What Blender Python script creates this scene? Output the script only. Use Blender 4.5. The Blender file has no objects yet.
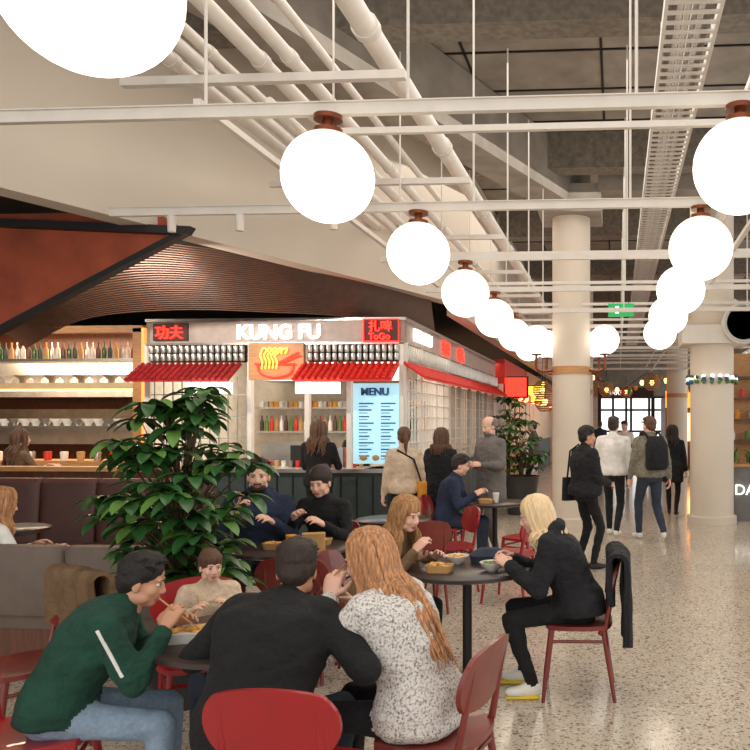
import bpy, math, random
import numpy as np
from mathutils import Vector, Matrix, noise, Euler
from mathutils.bvhtree import BVHTree
V=Vector
random.seed(7)
SC=bpy.context.scene
try:
    SC.view_settings.view_transform='Standard'
    SC.view_settings.look='None'
except Exception as e: print(e)
# ------------------------------------------------------------ materials
def lin(c):
    c=c/255.0
    return c/12.92 if c<=0.04045 else ((c+0.055)/1.055)**2.4
def L(rgb): return tuple(lin(c) for c in rgb)+(1,)
def M(name,rgb,rough=.6,metal=0,var=.12,vs=8,bump=0,bs=60,emit=0,stretch=None,coat=0,dist=.01):
    m=bpy.data.materials.new(name); m.use_nodes=True
    nt=m.node_tree; N=nt.nodes; b=N['Principled BSDF']
    c=L(rgb)
    tc=N.new('ShaderNodeTexCoord'); mp=N.new('ShaderNodeMapping')
    nt.links.new(tc.outputs['Object'],mp.inputs[0])
    if stretch: mp.inputs['Scale'].default_value=stretch
    nz=N.new('ShaderNodeTexNoise'); nz.inputs['Scale'].default_value=vs; nz.inputs['Detail'].default_value=5
    nt.links.new(mp.outputs[0],nz.inputs['Vector'])
    mx=N.new('ShaderNodeMix'); mx.data_type='RGBA'
    mx.inputs[6].default_value=tuple(x*(1-var) for x in c[:3])+(1,)
    mx.inputs[7].default_value=tuple(min(1,x*(1+var)) for x in c[:3])+(1,)
    rp=N.new('ShaderNodeMapRange'); rp.inputs[1].default_value=.3; rp.inputs[2].default_value=.7
    nt.links.new(nz.outputs[0],rp.inputs[0]); nt.links.new(rp.outputs[0],mx.inputs[0])
    nt.links.new(mx.outputs[2],b.inputs['Base Color'])
    b.inputs['Roughness'].default_value=rough; b.inputs['Metallic'].default_value=metal
    if coat: b.inputs['Coat Weight'].default_value=coat
    if emit:
        b.inputs['Emission Color'].default_value=c; b.inputs['Emission Strength'].default_value=emit
    if bump:
        n2=N.new('ShaderNodeTexNoise'); n2.inputs['Scale'].default_value=bs; n2.inputs['Detail'].default_value=4
        nt.links.new(mp.outputs[0],n2.inputs['Vector'])
        bp=N.new('ShaderNodeBump'); bp.inputs['Strength'].default_value=bump; bp.inputs['Distance'].default_value=dist
        nt.links.new(n2.outputs[0],bp.inputs['Height']); nt.links.new(bp.outputs[0],b.inputs['Normal'])
    return m
def terrazzo():
    m=M('terrazzo',(204,191,173),rough=.14,var=.07,vs=1.2)
    nt=m.node_tree; N=nt.nodes; b=N['Principled BSDF']
    base=b.inputs['Base Color'].links[0].from_socket
    tc=N['Texture Coordinate']
    prev=base
    for sc,th,col in ((22,.22,(110,92,78)),(34,.24,(150,128,106)),(50,.22,(76,64,56)),(15,.15,(232,224,212))):
        v=N.new('ShaderNodeTexVoronoi'); v.inputs['Scale'].default_value=sc
        nt.links.new(tc.outputs['Object'],v.inputs['Vector'])
        r=N.new('ShaderNodeMapRange'); r.inputs[1].default_value=th; r.inputs[2].default_value=th+.06; r.inputs[3].default_value=.8; r.inputs[4].default_value=0
        nt.links.new(v.outputs['Distance'],r.inputs[0])
        mx=N.new('ShaderNodeMix'); mx.data_type='RGBA'; nt.links.new(prev,mx.inputs[6]); mx.inputs[7].default_value=L(col)
        nt.links.new(r.outputs[0],mx.inputs[0]); prev=mx.outputs[2]
    nt.links.new(prev,b.inputs['Base Color'])
    return m
def tweed():
    m=M('tweed',(205,198,188),rough=.95,bump=.6,bs=150)
    nt=m.node_tree; N=nt.nodes; b=N['Principled BSDF']; tc=N['Texture Coordinate']
    v=N.new('ShaderNodeTexNoise'); v.inputs['Scale'].default_value=100; v.inputs['Detail'].default_value=3
    nt.links.new(tc.outputs['Object'],v.inputs['Vector'])
    r=N.new('ShaderNodeValToRGB'); e=r.color_ramp.elements
    e[0].position=.32; e[0].color=L((120,118,120)); e[1].position=.54; e[1].color=L((226,220,212))
    x=e.new(.43); x.color=L((186,180,175))
    nt.links.new(v.outputs[0],r.inputs[0]); nt.links.new(r.outputs[0],b.inputs['Base Color'])
    return m
def opal():
    m=M('opal_glass',(255,246,232),rough=.2,var=.01,emit=3)
    nt=m.node_tree; N=nt.nodes; b=N['Principled BSDF']; tc=N['Texture Coordinate']
    sx=N.new('ShaderNodeSeparateXYZ'); nt.links.new(tc.outputs['Generated'],sx.inputs[0])
    r=N.new('ShaderNodeMapRange'); r.interpolation_type='SMOOTHSTEP'; r.inputs[1].default_value=.3; r.inputs[2].default_value=.86; r.inputs[3].default_value=3.4; r.inputs[4].default_value=.5
    nt.links.new(sx.outputs[2],r.inputs[0]); nt.links.new(r.outputs[0],b.inputs['Emission Strength'])
    b.inputs['Emission Color'].default_value=L((255,240,216))
    return m
MT={}
def mm(k,*a,**kw):
    MT[k]=M(k,*a,**kw); return MT[k]
floor_m=terrazzo(); MT['tweed']=tweed(); globe_m=opal()
conc=mm('concrete',(150,141,130),.9,var=.2,vs=2.5,bump=.4,bs=30)
concd=mm('concrete_board',(124,115,104),.95,var=.26,vs=14,bump=.6,bs=50)
cream=mm('cream_plaster',(216,203,186),.8,var=.04,vs=1)
white=mm('white_paint',(228,220,210),.5,var=.04)
whitem=mm('painted_steel',(216,208,198),.45,var=.05)
black=mm('black_steel',(24,22,22),.5)
darkm=mm('dark_bronze',(92,64,50),.4,metal=.3,var=.2)
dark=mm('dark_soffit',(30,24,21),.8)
rust=mm('rusted_steel',(168,78,50),.7,var=.3,vs=3,bump=.2,bs=20)
brass=mm('brass_cap',(130,72,44),.35,metal=.7)
wood=mm('oak_wood',(188,138,88),.5,var=.2,vs=6,stretch=(1,1,8))
woodl=mm('light_ply',(206,178,142),.5,var=.1,vs=5)
wooddk=mm('walnut',(104,60,40),.4,var=.25,vs=6,stretch=(6,1,1))
chairw=mm('redwood_stain',(122,42,34),.35,var=.18,vs=9,coat=.3)
chairr=mm('red_lacquer',(158,20,28),.35,var=.08,coat=.3)
tabm=mm('table_laminate',(58,46,42),.3,var=.1)
sofa=mm('taupe_leather',(112,96,84),.55,var=.1,bump=.2,bs=40)
sofad=mm('dark_leather',(84,48,40),.5)
redtile=mm('red_glaze_tile',(214,50,40),.4,var=.2,vs=12)
redtiled=mm('dark_red_tile',(160,42,44),.4,var=.25,vs=12)
redneon=mm('red_neon',(255,36,24),.4,emit=5)
yelneon=mm('yellow_neon',(255,205,70),.4,emit=3)
orneon=mm('orange_neon',(255,130,50),.4,emit=3)
whlight=mm('white_sign_light',(250,246,238),.4,emit=1.6,var=.01)
menu_m=mm('menu_lightbox',(168,218,236),.4,emit=.65,var=.02)
menub=mm('menu_blue',(30,96,150),.5)
fascia=mm('grey_fascia',(176,160,150),.6)
panelk=mm('dark_neon_panel',(60,40,36),.6)
teal=mm('dark_teal_panel',(58,70,70),.5)
steel=mm('brushed_steel',(180,176,170),.3,metal=.8)
tilew=mm('white_tile',(226,214,196),.3)
warm=mm('warm_lamp',(255,190,110),.4,emit=5,var=.01)
orangeglow=mm('orange_glow_edge',(255,150,70),.4,emit=1.5,var=.01)  # orange glow on the wood frame edge, put into the material as emission
card=mm('cardboard',(196,152,96),.8)
leafm=mm('leaf_green',(46,88,42),.35,var=.35,vs=5,coat=.3)
leaf2=mm('leaf_light',(92,132,58),.4,var=.3,vs=5)
bark=mm('bark',(92,70,48),.8)
potm=mm('dark_pot',(58,56,56),.5)
greyp=mm('grey_planter',(112,110,108),.6)
cerw=mm('white_ceramic',(236,230,220),.25)
food1=mm('noodles',(214,160,84),.6,var=.3,vs=60)
food2=mm('salad',(110,130,60),.6,var=.4,vs=70)
greens=mm('exit_green',(20,150,80),.5,emit=.7)
def cl(k,c,**kw): return mm(k,c,.9,var=kw.get('var',.2),vs=kw.get('vs',8),bump=.9,bs=kw.get('bs',13),dist=kw.get('dist',.035))
navy=cl('navy_cloth',(36,46,70)); blackc=cl('black_cloth',(21,20,22)); blackp=cl('black_padded',(27,27,31),bs=18)
green=cl('green_knit',(24,66,52)); denim=cl('light_denim',(134,154,174),vs=60,var=.12,bs=14,dist=.014); denimd=cl('dark_denim',(48,56,72),dist=.015)
greyc=cl('grey_wool',(112,106,102)); beige=cl('beige_knit',(210,186,160)); tan=cl('tan_coat',(116,90,64)); whitec=cl('white_shirt',(232,228,222),dist=.02)
mustard=mm('mustard_bag',(216,150,40),.7)
olive=cl('olive_check',(128,122,106),var=.35,vs=30)
skinA=mm('skin_light',(230,182,158),.5,var=.06,vs=10)
skinB=mm('skin_tan',(202,148,118),.5,var=.06,vs=10)
lipm=mm('lips',(180,104,94),.4); eyew=mm('eye_white',(236,230,224),.2); eyed=mm('iris_dark',(38,26,20),.15)
shoew=mm('white_trainer',(232,228,218),.5); shoeb=mm('black_shoe',(26,24,24),.4); shoey=mm('yellow_accent',(226,196,40),.5)
def hm(k,c): return mm(k,c,.45,var=.5,vs=30,stretch=(3,3,.4),bump=.8,bs=110)
hblack=hm('hair_black',(30,23,22)); hdark=hm('hair_dark_brown',(50,35,28)); hbrown=hm('hair_brown',(98,66,44))
hginger=hm('hair_copper_blonde',(196,140,96)); hplat=mm('hair_platinum',(236,208,166),.45,var=.15,vs=30,stretch=(3,3,.4)); hhoney=hm('hair_honey',(184,136,88)); hgrey=hm('hair_grey',(120,108,98))
# ------------------------------------------------------------ geometry accumulator
class G:
    def __init__(s): s.v=[]; s.f=[]; s.m=[]; s.mats=[]
    def mi(s,mat):
        if mat not in s.mats: s.mats.append(mat)
        return s.mats.index(mat)
    def add(s,vs,fs,mat):
        o=len(s.v); s.v+= [V(p) for p in vs]; i=s.mi(mat)
        for f in fs: s.f.append([a+o for a in f]); s.m.append(i)
    def box(s,c,d,mat,R=None):
        c=V(c); vs=[]
        for x in(-.5,.5):
            for y in(-.5,.5):
                for z in(-.5,.5):
                    p=V((x*d[0],y*d[1],z*d[2])); 
                    if R: p=R@p
                    vs.append(c+p)
        s.add(vs,[(0,1,3,2),(4,6,7,5),(0,4,5,1),(2,3,7,6),(0,2,6,4),(1,5,7,3)],mat)
    def bb(s,x0,x1,y0,y1,z0,z1,mat): s.box(((x0+x1)/2,(y0+y1)/2,(z0+z1)/2),(x1-x0,y1-y0,z1-z0),mat)
    def prism(s,pts,ext,mat):
        n=len(pts); pts=[V(p) for p in pts]; e=V(ext)
        s.add(pts+[p+e for p in pts],[tuple(range(n)),tuple(range(2*n-1,n-1,-1))]+[(i,(i+1)%n,n+(i+1)%n,n+i)[::-1] for i in range(n)],mat)
    def rings(s,rs,mat,cap=True):
        n=len(rs[0]); vs=[p for r in rs for p in r]; fs=[]
        for k in range(len(rs)-1):
            for i in range(n):
                j=(i+1)%n; fs.append((k*n+i,k*n+j,(k+1)*n+j,(k+1)*n+i))
        if cap: fs.append(tuple(range(n-1,-1,-1))); b=(len(rs)-1)*n; fs.append(tuple(range(b,b+n)))
        s.add(vs,fs,mat)
    def tube(s,pts,r,mat,n=10,flat=None):
        pts=[V(p) for p in pts]; 
        if not hasattr(r,'__len__'): r=[r]*len(pts)
        t0=(pts[1]-pts[0]).normalized(); u=t0.orthogonal().normalized(); rs=[]
        for k,p in enumerate(pts):
            a=pts[max(k-1,0)]; b=pts[min(k+1,len(pts)-1)]; t=(b-a).normalized()
            u=(u-t*u.dot(t)).normalized(); w=t.cross(u)
            rs.append([p+(u*math.cos(q)+w*math.sin(q))*r[k] for q in [2*math.pi*i/n for i in range(n)]])
        s.rings(rs,mat)
    def rc(s,a,b,ra,rb,mat,n=14):
        a=V(a); b=V(b); d=b-a; l=d.length; 
        if l<1e-5: d=V((0,0,1)); l=1e-5
        t=d/l; pts=[];rr=[]
        for k in range(5):
            q=math.pi/2*(k/5)+.08; pts.append(a-t*ra*math.cos(q)); rr.append(ra*math.sin(q))
        pts.append(a); rr.append(ra); pts.append(b); rr.append(rb)
        for k in range(4,-1,-1):
            q=math.pi/2*(k/5)+.08; pts.append(b+t*rb*math.cos(q)); rr.append(rb*math.sin(q))
        u=t.orthogonal().normalized(); w=t.cross(u)
        s.rings([[p+(u*math.cos(q)+w*math.sin(q))*r for q in [2*math.pi*i/n for i in range(n)]] for p,r in zip(pts,rr)],mat)
    def ell(s,c,r,mat,Mx=None,nu=20,nv=12):
        rs=[]
        for k in range(nv+1):
            a=math.pi*(k+.02)/(nv+.04); row=[]
            for i in range(nu):
                q=2*math.pi*i/nu
                p=V((c[0]+r[0]*math.sin(a)*math.cos(q),c[1]+r[1]*math.sin(a)*math.sin(q),c[2]-r[2]*math.cos(a)))
                row.append(Mx@p if Mx else p)
            rs.append(row)
        s.rings(rs,mat)
    def loft(s,secs,mat,n=24,e=2.4):
        rs=[]
        for c,a,b in secs:
            row=[]
            for i in range(n):
                q=2*math.pi*i/n; cx=math.cos(q); sy=math.sin(q)
                row.append(V(c)+V(a)*(math.copysign(abs(cx)**(2/e),cx))+V(b)*(math.copysign(abs(sy)**(2/e),sy)))
            rs.append(row)
        s.rings(rs,mat)
    def lathe(s,prof,c,mat,n=28):
        s.rings([[V((c[0]+r*math.cos(q),c[1]+r*math.sin(q),c[2]+z)) for q in [2*math.pi*i/n for i in range(n)]] for r,z in prof],mat)
    def plate(s,w,h,t,fn,mat,e=.35,nu=14,nv=8):
        vs=[];fs=[]
        for c in(-t/2,t/2):
            for j in range(nv+1):
                for i in range(nu+1):
                    u=2*i/nu-1; v=2*j/nv-1
                    vs.append(fn(w/2*u*math.sqrt(1-e*v*v),h/2*v*math.sqrt(1-e*u*u),c))
        K=(nu+1)*(nv+1); W=nu+1
        for j in range(nv):
            for i in range(nu):
                a=j*W+i; fs.append((a,a+W,a+W+1,a+1)); fs.append((K+a,K+a+1,K+a+W+1,K+a+W))
        bd=[i for i in range(W)]+[j*W+nu for j in range(1,nv+1)]+[nv*W+i for i in range(nu-1,-1,-1)]+[j*W for j in range(nv-1,0,-1)]
        for k in range(len(bd)):
            a=bd[k]; b=bd[(k+1)%len(bd)]; fs.append((a,b,K+b,K+a))
        s.add(vs,fs,mat)
    def mesh(s,name,ang=40):
        me=bpy.data.meshes.new(name); me.from_pydata([tuple(p) for p in s.v],[],s.f)
        for m in s.mats: me.materials.append(m)
        me.polygons.foreach_set('material_index',s.m)
        me.polygons.foreach_set('use_smooth',[True]*len(s.f)); me.update()
        try: me.set_sharp_from_angle(angle=math.radians(ang))
        except Exception: pass
        return me
    def obj(s,name,loc=(0,0,0),yaw=0,parent=None,scale=1,bevel=0,ang=40):
        o=bpy.data.objects.new(name,s.mesh(name,ang)); SC.collection.objects.link(o)
        o.location=loc; o.rotation_euler=(0,0,math.radians(yaw)); o.scale=(scale,)*3
        if parent: o.parent=parent
        return o
def empty(name,loc=(0,0,0)):
    e=bpy.data.objects.new(name,None); SC.collection.objects.link(e); e.location=loc; return e
def text(name,body,loc,size,mat,parent,rz=0,ext=.015,align='LEFT',bold=0):
    c=bpy.data.curves.new(name,'FONT'); c.body=body; c.size=size; c.extrude=ext; c.align_x=align; c.offset=bold
    c.materials.append(mat); o=bpy.data.objects.new(name,c); SC.collection.objects.link(o)
    o.location=loc; o.rotation_euler=(math.pi/2,0,math.radians(rz)); o.parent=parent; return o
def remesh(g,voxel,it=3,wr=0,wmats=()):
    o=g.obj('tmp'); md=o.modifiers.new('r','REMESH'); md.mode='VOXEL'; md.voxel_size=voxel; md.adaptivity=0
    dg=bpy.context.evaluated_depsgraph_get(); dg.update(); oe=o.evaluated_get(dg); me=oe.to_mesh()
    nv=len(me.vertices); co=np.empty(nv*3); me.vertices.foreach_get('co',co); co=co.reshape(-1,3)
    F=[tuple(p.vertices) for p in me.polygons]; ed=np.empty(len(me.edges)*2,dtype=np.int64); me.edges.foreach_get('vertices',ed); ed=ed.reshape(-1,2)
    oe.to_mesh_clear(); m0=o.data; bpy.data.objects.remove(o); bpy.data.meshes.remove(m0)
    trees=[]
    for k in range(len(g.mats)):
        fs=[f for f,i in zip(g.f,g.m) if i==k]; trees.append(BVHTree.FromPolygons([tuple(p) for p in g.v],fs) if fs else None)
    mi=[]
    for f in F:
        c=V(co[list(f)].mean(axis=0)); best=0;bd=9
        for k,t in enumerate(trees):
            if t is None: continue
            d=t.find_nearest(c)[3]
            if d is not None and d<bd: bd=d;best=k
        mi.append(best)
    deg=np.zeros(nv); np.add.at(deg,ed[:,0],1); np.add.at(deg,ed[:,1],1); deg=np.maximum(deg,1)[:,None]
    for _ in range(it):
        ac=np.zeros_like(co); np.add.at(ac,ed[:,0],co[ed[:,1]]); np.add.at(ac,ed[:,1],co[ed[:,0]]); co=co*.45+ac/deg*.55
    if wr:
        vm=np.zeros(nv,dtype=bool)
        for f,i in zip(F,mi):
            if g.mats[i] in wmats: vm[list(f)]=True
        for i in np.nonzero(vm)[0]:
            p=V(co[i]); q=V((p.x*8+p.z*4,p.y*8,p.z*15)); d=noise.noise_vector(q)+noise.noise_vector(q*2.1)*.5
            co[i]+=np.array(d)*wr
    r=G(); r.mats=list(g.mats); r.v=[V(p) for p in co]; r.f=[list(f) for f in F]; r.m=mi
    return r
def merge(a,b):
    o=len(a.v); a.v+=b.v
    mp=[a.mi(m) for m in b.mats]
    a.f+=[[i+o for i in f] for f in b.f]; a.m+=[mp[i] for i in b.m]
def bez(P,n):
    out=[]
    for i in range(n):
        t=i/(n-1)*(len(P)-1); k=min(int(t),len(P)-2); f=t-k
        p=[V(P[max(0,min(len(P)-1,k+j))]) for j in(-1,0,1,2)]
        out.append(.5*((2*p[1])+(-p[0]+p[2])*f+(2*p[0]-5*p[1]+4*p[2]-p[3])*f*f+(-p[0]+3*p[1]-3*p[2]+p[3])*f**3))
    return out
# ------------------------------------------------------------ people
def ik(a,t,l1,l2,pole):
    d=t-a; Ln=min(d.length,(l1+l2)*.995); dn=d.normalized(); x=(l1*l1-l2*l2+Ln*Ln)/(2*Ln); h=math.sqrt(max(l1*l1-x*x,0))
    p=V(pole); p=(p-dn*p.dot(dn)).normalized(); return a+dn*x+p*h, a+dn*Ln
def hand(w,d,n,side,curl,skin):
    g=G(); d=d.normalized(); n=(n-d*n.dot(d)).normalized(); s=d.cross(n)*(1 if side>0 else -1)
    g.loft([(w-d*.03,s*.026,n*.021),(w,s*.027,n*.02),(w+d*.03,s*.036,n*.018),(w+d*.065,s*.041,n*.016),(w+d*.088,s*.039,n*.012)],skin,n=14)
    for k,(o,ln) in enumerate(((.031,.070),(.0105,.078),(-.0105,.072),(-.031,.056))):
        p=w+d*(.082-(.008 if k in(0,3) else 0))+s*o; a=curl*.45+.04*k
        for j,f in enumerate((.45,.32,.26)):
            dr=(d*math.cos(a)+n*math.sin(a)+s*o*2.2*(1-curl)).normalized(); q=p+dr*ln*f; g.rc(p,q,.0098-.0012*j,.0088-.0012*j,skin,n=9); p=q; a+=curl*.75
    p=w+d*.018+s*.024
    for j,dr in enumerate((d*.6+s*.75+n*.35,d*.85+s*.35+n*(.3+.5*curl),d+n*(.3+.6*curl))):
        dr.normalize(); q=p+dr*(.034,.03,.025)[j]; g.rc(p,q,.0135-.0015*j,.0118-.0015*j,skin,n=9); p=q
    return g
ARM={}
def person(name,x,y,yaw,s=1,sit=False,seat=.46,lean=0,fem=False,top=None,bot=None,shoe=None,skin=None,hair=None,
           style='short',bulk=1.0,hem=-.05,hands=None,poles=None,curl=.7,feet=None,hy=0,hp=0,hr=0,stoop=1.3,voxel=.014,coat=0,
           beard=False,extra=None,hlen=.35,hood=False,hairdir=None,palm=None,twist=0,wr=.005,z0=0,sticks=0):
    top=top or blackc; bot=bot or blackc; shoe=shoe or shoeb; skin=skin or skinA; hair=hair or hdark
    pz=(seat/s+.095) if sit else .93
    P0=V((0,0,pz)); th=math.radians(lean)
    def sp(t):
        if t<=0: return P0+V((0,0,t)), V((0,1,0))
        p=P0.copy(); n=12; a=0
        for i in range(n):
            u=(i+.5)/n*t/.52; a=th*(.55+(stoop-.55)*u); p=p+V((0,math.sin(a),math.cos(a)))*(t/n)
        return p, V((0,math.cos(a),-math.sin(a)))
    def fx(t): 
        c,f=sp(t); k=max(0,min(1,t/.4)); R=Matrix.Rotation(math.radians(twist)*k,3,'Z'); return c,R@V((1,0,0)),R@f
    W=.88 if fem else 1
    g=G()
    prof=[(-.12,.12,.10),(-.06,.165,.125),(.03,.17,.125),(.12,.15*W,.112*W),(.2,.15*W,.113*W),(.3,.168*W,.122*W),(.39,.182*W,.118*W),(.45,.168*W,.1*W),(.49,.115*W,.08*W),(.525,.062,.062)]
    secs=[]
    for t,rx,ry in [p for p in prof if p[0]<=.12]:
        c,a,b=fx(t); secs.append((c,a*rx*.97,b*ry*.97))
    g.loft(secs,bot)
    secs=[]
    ts=[(hem,)+tuple(np.interp(hem,[p[0] for p in prof],[p[i] for p in prof]) for i in(1,2))]+[p for p in prof if p[0]>hem+.02]
    for t,rx,ry in ts:
        c,a,b=fx(t); bl=bulk*1.03 if t<.44 else (1+(bulk-1)*.5); secs.append((c,a*rx*bl,b*ry*bl))
    if coat:
        c=P0+V((0,0,-coat)); secs=[(c,V((.21,0,0)),V((0,.17,0)))]+secs
    g.loft(secs,top)
    cs,a,b=fx(.44); sw=.185*W
    HG=[]
    defh={-1:V((-.26,.05,pz-.13)),1:V((.26,.05,pz-.13))}
    hands=hands or {}
    poles=poles or {}
    for sd in(-1,1):
        sh=cs+a*sw*sd
        g.rc(cs+a*.06*sd,sh,.062*bulk,.058*bulk,top)
        t=V(hands.get(sd,defh[sd])); 
        el,wrp=ik(sh,t,.285,.255,V(poles.get(sd,(sd*.5,-.6,-.7))))
        ARM[sd]=(sh,el,wrp)
        g.rc(sh,el,.056*bulk,.045*bulk,top); g.rc(el,el+(wrp-el)*.93,.046*bulk,.034*bulk,top)
        d=(wrp-el).normalized()
        n=V((palm or {}).get(sd,(-sd*.8,.2,-.6)))
        HG.append(hand(wrp,d,n,sd,curl,skin))
    if sit: dff={-1:(-.13,.42,.085),1:(.13,.42,.085)}
    else: dff={-1:(-.09,0,.085),1:(.09,0,.085)}
    feet=feet or {}
    LB=1.12 if bot in (denim,denimd) else 1.05
    if fem: LB*=.93
    for sd in(-1,1):
        hp0=P0+V((sd*.088,.01,-.03)); an=V(feet.get(sd,dff[sd]))
        kn,an=ik(hp0,an,.43,.425,V((sd*.12,1,.6 if sit else 0)))
        g.rc(hp0,kn,.083*LB,.058*LB,bot); g.rc(kn,kn+(an-kn)*.5,.058*LB,.053*LB,bot); g.rc(kn+(an-kn)*.5,an+V((0,0,.02)),.053*LB,.042*LB,bot)
        td=V((sd*.15,1,0)).normalized()
        pit=-.5 if (not sit and an.z>.12) else 0
        he=an+V((0,0,-.042))-td*.035; to=an+V((0,0,-.048+pit*.14))+td*.15
        g.loft([(he-td*.03+V((0,0,.005)),V((0.022,0,0)),V((0,0,.03))),(he,V((.036,0,0)),V((0,0,.042))),(he+td*.06+V((0,0,.008)),V((.038,0,0)),V((0,0,.05))),(to-td*.06,V((.043,0,0)),V((0,0,.034))),(to,V((.036,0,0)),V((0,0,.026))),(to+td*.025,V((.018,0,0)),V((0,0,.014)))],shoe,n=14)
    if hood:
        c,f=sp(.5); g.ell((0,0,0),(.12,.08,.06),top,Matrix.Translation(c-f*.07)@Matrix.Rotation(-th,4,'X'))
    cN,fN=sp(.525)
    c1,f1=sp(.50)
    g.rc(c1,cN+(cN-c1)*.3,.066,.06,top)
    body=remesh(g,voxel,3,wr,(top,bot))
    up=(fN.cross(V((-1,0,0)))).normalized(); up=(up*.5+V((0,0,1))*.8).normalized()
    hc=cN+up*.125+fN*.035
    H=Matrix.Translation(hc)@Matrix.Rotation(math.radians(hy+twist),4,'Z')@Matrix.Rotation(math.radians(-hp),4,'X')@Matrix.Rotation(math.radians(hr),4,'Y')
    h=G()
    h.ell((0,-.012,.035),(.074,.094,.083),skin,H)
    h.ell((0,.018,-.03),(.06,.07,.088),skin,H)
    h.ell((0,.05,-.088),(.032,.03,.026),skin,H)
    for q in(-1,1):
        h.ell((q*.034,.05,-.032),(.026,.03,.03),skin,H); h.ell((q*.074,-.005,-.018),(.009,.019,.032),skin,H)
        h.ell((q*.026,.072,.02),(.024,.014,.009),skin,H)
        h.ell((q*.045,.01,-.07),(.02,.045,.03),skin,H)
        h.ell((q*.011,.09,-.038),(.009,.01,.008),skin,H)
    h.rc(H@V((0,.08,.008)),H@V((0,.099,-.032)),.0085,.0115,skin)
    h.ell((0,.084,-.063),(.024,.0105,.0055),lipm,H); h.ell((0,.081,-.073),(.02,.0115,.0065),lipm,H)
    h.rc(H@V((0,-.02,-.06)),cN-V((0,0,.03)),.053*W,.056*W,skin)
    if beard:
        h.ell((0,.03,-.085),(.06,.062,.045),hair,H)
        h.ell((0,.084,-.053),(.03,.012,.006),hair,H)
    head=remesh(h,.0055 if voxel<.016 else .007,2)
    tot=G(); merge(tot,body); merge(tot,head)
    for q in(-1,1):
        tot.ell((q*.029,.0735,0),(.0125,.0105,.0065),eyew,H,10,8); tot.ell((q*.029,.082,-.001),(.0055,.0035,.0052),eyed,H,10,6)
        tot.tube([H@V((q*.014,.088,.019)),H@V((q*.03,.086,.0235)),H@V((q*.046,.073,.019))],[.0015,.0028,.0012],hair,6)
        tot.tube([H@V((q*.016,.083,.0045)),H@V((q*.029,.0858,.0075)),H@V((q*.043,.078,.003))],[.001,.0022,.001],hdark,6)
    for hg in HG: merge(tot,remesh(hg,.0045,1) if voxel<.016 else hg)
    hg=G()
    big=1.0 if style in('short','balding') else 1.05
    if style!='balding':
        hg.ell((0,-.02,.048),(.083*big,.1*big,.084*big),hair,H)
    else:
        hg.ell((0,-.03,.03),(.082,.088,.07),hair,H)
    hg.ell((0,-.05,-.005),(.07*big,.06*big,.08),hair,H)
    for q in(-1,1): hg.ell((q*.066,-.022,.01),(.016,.035,.05),hair,H)
    if style=='short':
        rr=random.Random(name)
        for i in range(60):
            u=rr.uniform(-1,1); v=rr.uniform(-.6,1); p=V((.075*u,.07*v-.015,.05+.078*math.sqrt(max(0,1-.8*u*u-.6*v*v))))
            hg.rc(H@p,H@(p+V((u*.01,.016+rr.uniform(0,.01),.004+rr.uniform(-.004,.006)))),.012,.006,hair,7)
    tot2=remesh(hg,.006,1,.003,(hair,)); merge(tot,tot2)
    if style=='bun':
        tot.ell((0,-.1,.075),(.045,.042,.042),hair,H)
    if style=='pony':
        a0=H@V((0,-.1,.03)); tot.tube([a0,a0+V((0,-.04,-.0)),a0+V((0,-.06,-.07)),a0+V((0,-.05,-.16)),a0+V((.01,-.04,-.24))],[.02,.027,.03,.022,.005],hair,12)
    if style in('long','bob'):
        rr=random.Random(name+'h'); Lh=hlen if style=='long' else .14
        n=240 if voxel<.016 else 50
        hd=V(hairdir or (0,-.25,-1)).normalized()
        for i in range(n):
            ph=math.radians(-38+256*rr.random())
            px=math.cos(ph); py=-math.sin(ph); jt=rr.uniform(.9,1.08)
            tp=H@V((px*.02,-.01+py*.03,.132))
            p1=H@V((px*.072*jt,-.015+py*.088*jt,.088)); p2=H@V((px*.09*jt,-.02+py*.102*jt,.0))
            p3=H@V((px*.088*jt,-.025+py*.094*jt,-.085))
            pts=[tp,p1,p2,p3]; q=p3.copy(); ll=Lh*(.6+.55*rr.random()); k=6; wv=rr.random()*6; am=.009+.009*rr.random()
            outw=(H.to_3x3()@V((px,py,0))).normalized()
            for j in range(1,k+1):
                q=q+hd*(ll/k)+outw*(.017-.004*j)+V((math.sin(wv+j*1.5),math.cos(wv+j*1.3),0))*am
                pts.append(q.copy())
            pts=bez(pts,18)
            r0=(.0065+.005*rr.random())*(1 if voxel<.016 else 2); rd=[r0*(.5 if j==0 else 1)*(1 if j<8 else 1-.8*((j-8)/9)**2) for j in range(18)]
            tot.tube(pts,rd,hair,5)
    if sticks:
        w=ARM[sticks][2]; d=(w-ARM[sticks][1]).normalized(); p=w+d*.09
        for q in(0,.008): tot.tube([p+V((q,-.06,.06)),p+V((q*2,.10,-.09))],[.0035,.002],wood,6)
    if extra: extra(tot,H,sp,fx)
    return tot.obj(name,(x,y,z0),yaw,scale=s,ang=60)
# ------------------------------------------------------------ room shell
g=G(); g.bb(-12,6,-3,40,-.1,0,floor_m); g.obj('floor')
g=G(); g.bb(-12,6,-1,40,6.0,6.2,conc)
for y in np.arange(.5,40,1.05):
    g.bb(-3,6,y,y+.03,5.985,6.0,dark)
for x in(-1.8,-.2,2.2,3.8): g.bb(x,x+.03,-1,40,5.985,6,dark)
g.obj('ceiling')
g=G()
for y in np.arange(3,40,4.2): g.bb(-2.4 if y>9 else -4.2,6,y,y+.35,5.45,5.985,concd)
g.obj('concrete_ceiling_beams')
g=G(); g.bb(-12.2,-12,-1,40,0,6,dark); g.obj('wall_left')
g=G()
g.bb(-12,6,40,40.2,3.0,6.2,conc); g.bb(-12,-3,40,40.2,0,3.0,dark); g.bb(2.6,6,40,40.2,0,3.0,cream)
g.obj('wall_back')
g=G()
for x in np.arange(-3,2.7,.93): g.bb(x-.06,x+.06,39.9,40,0,3.0,black)
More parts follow.
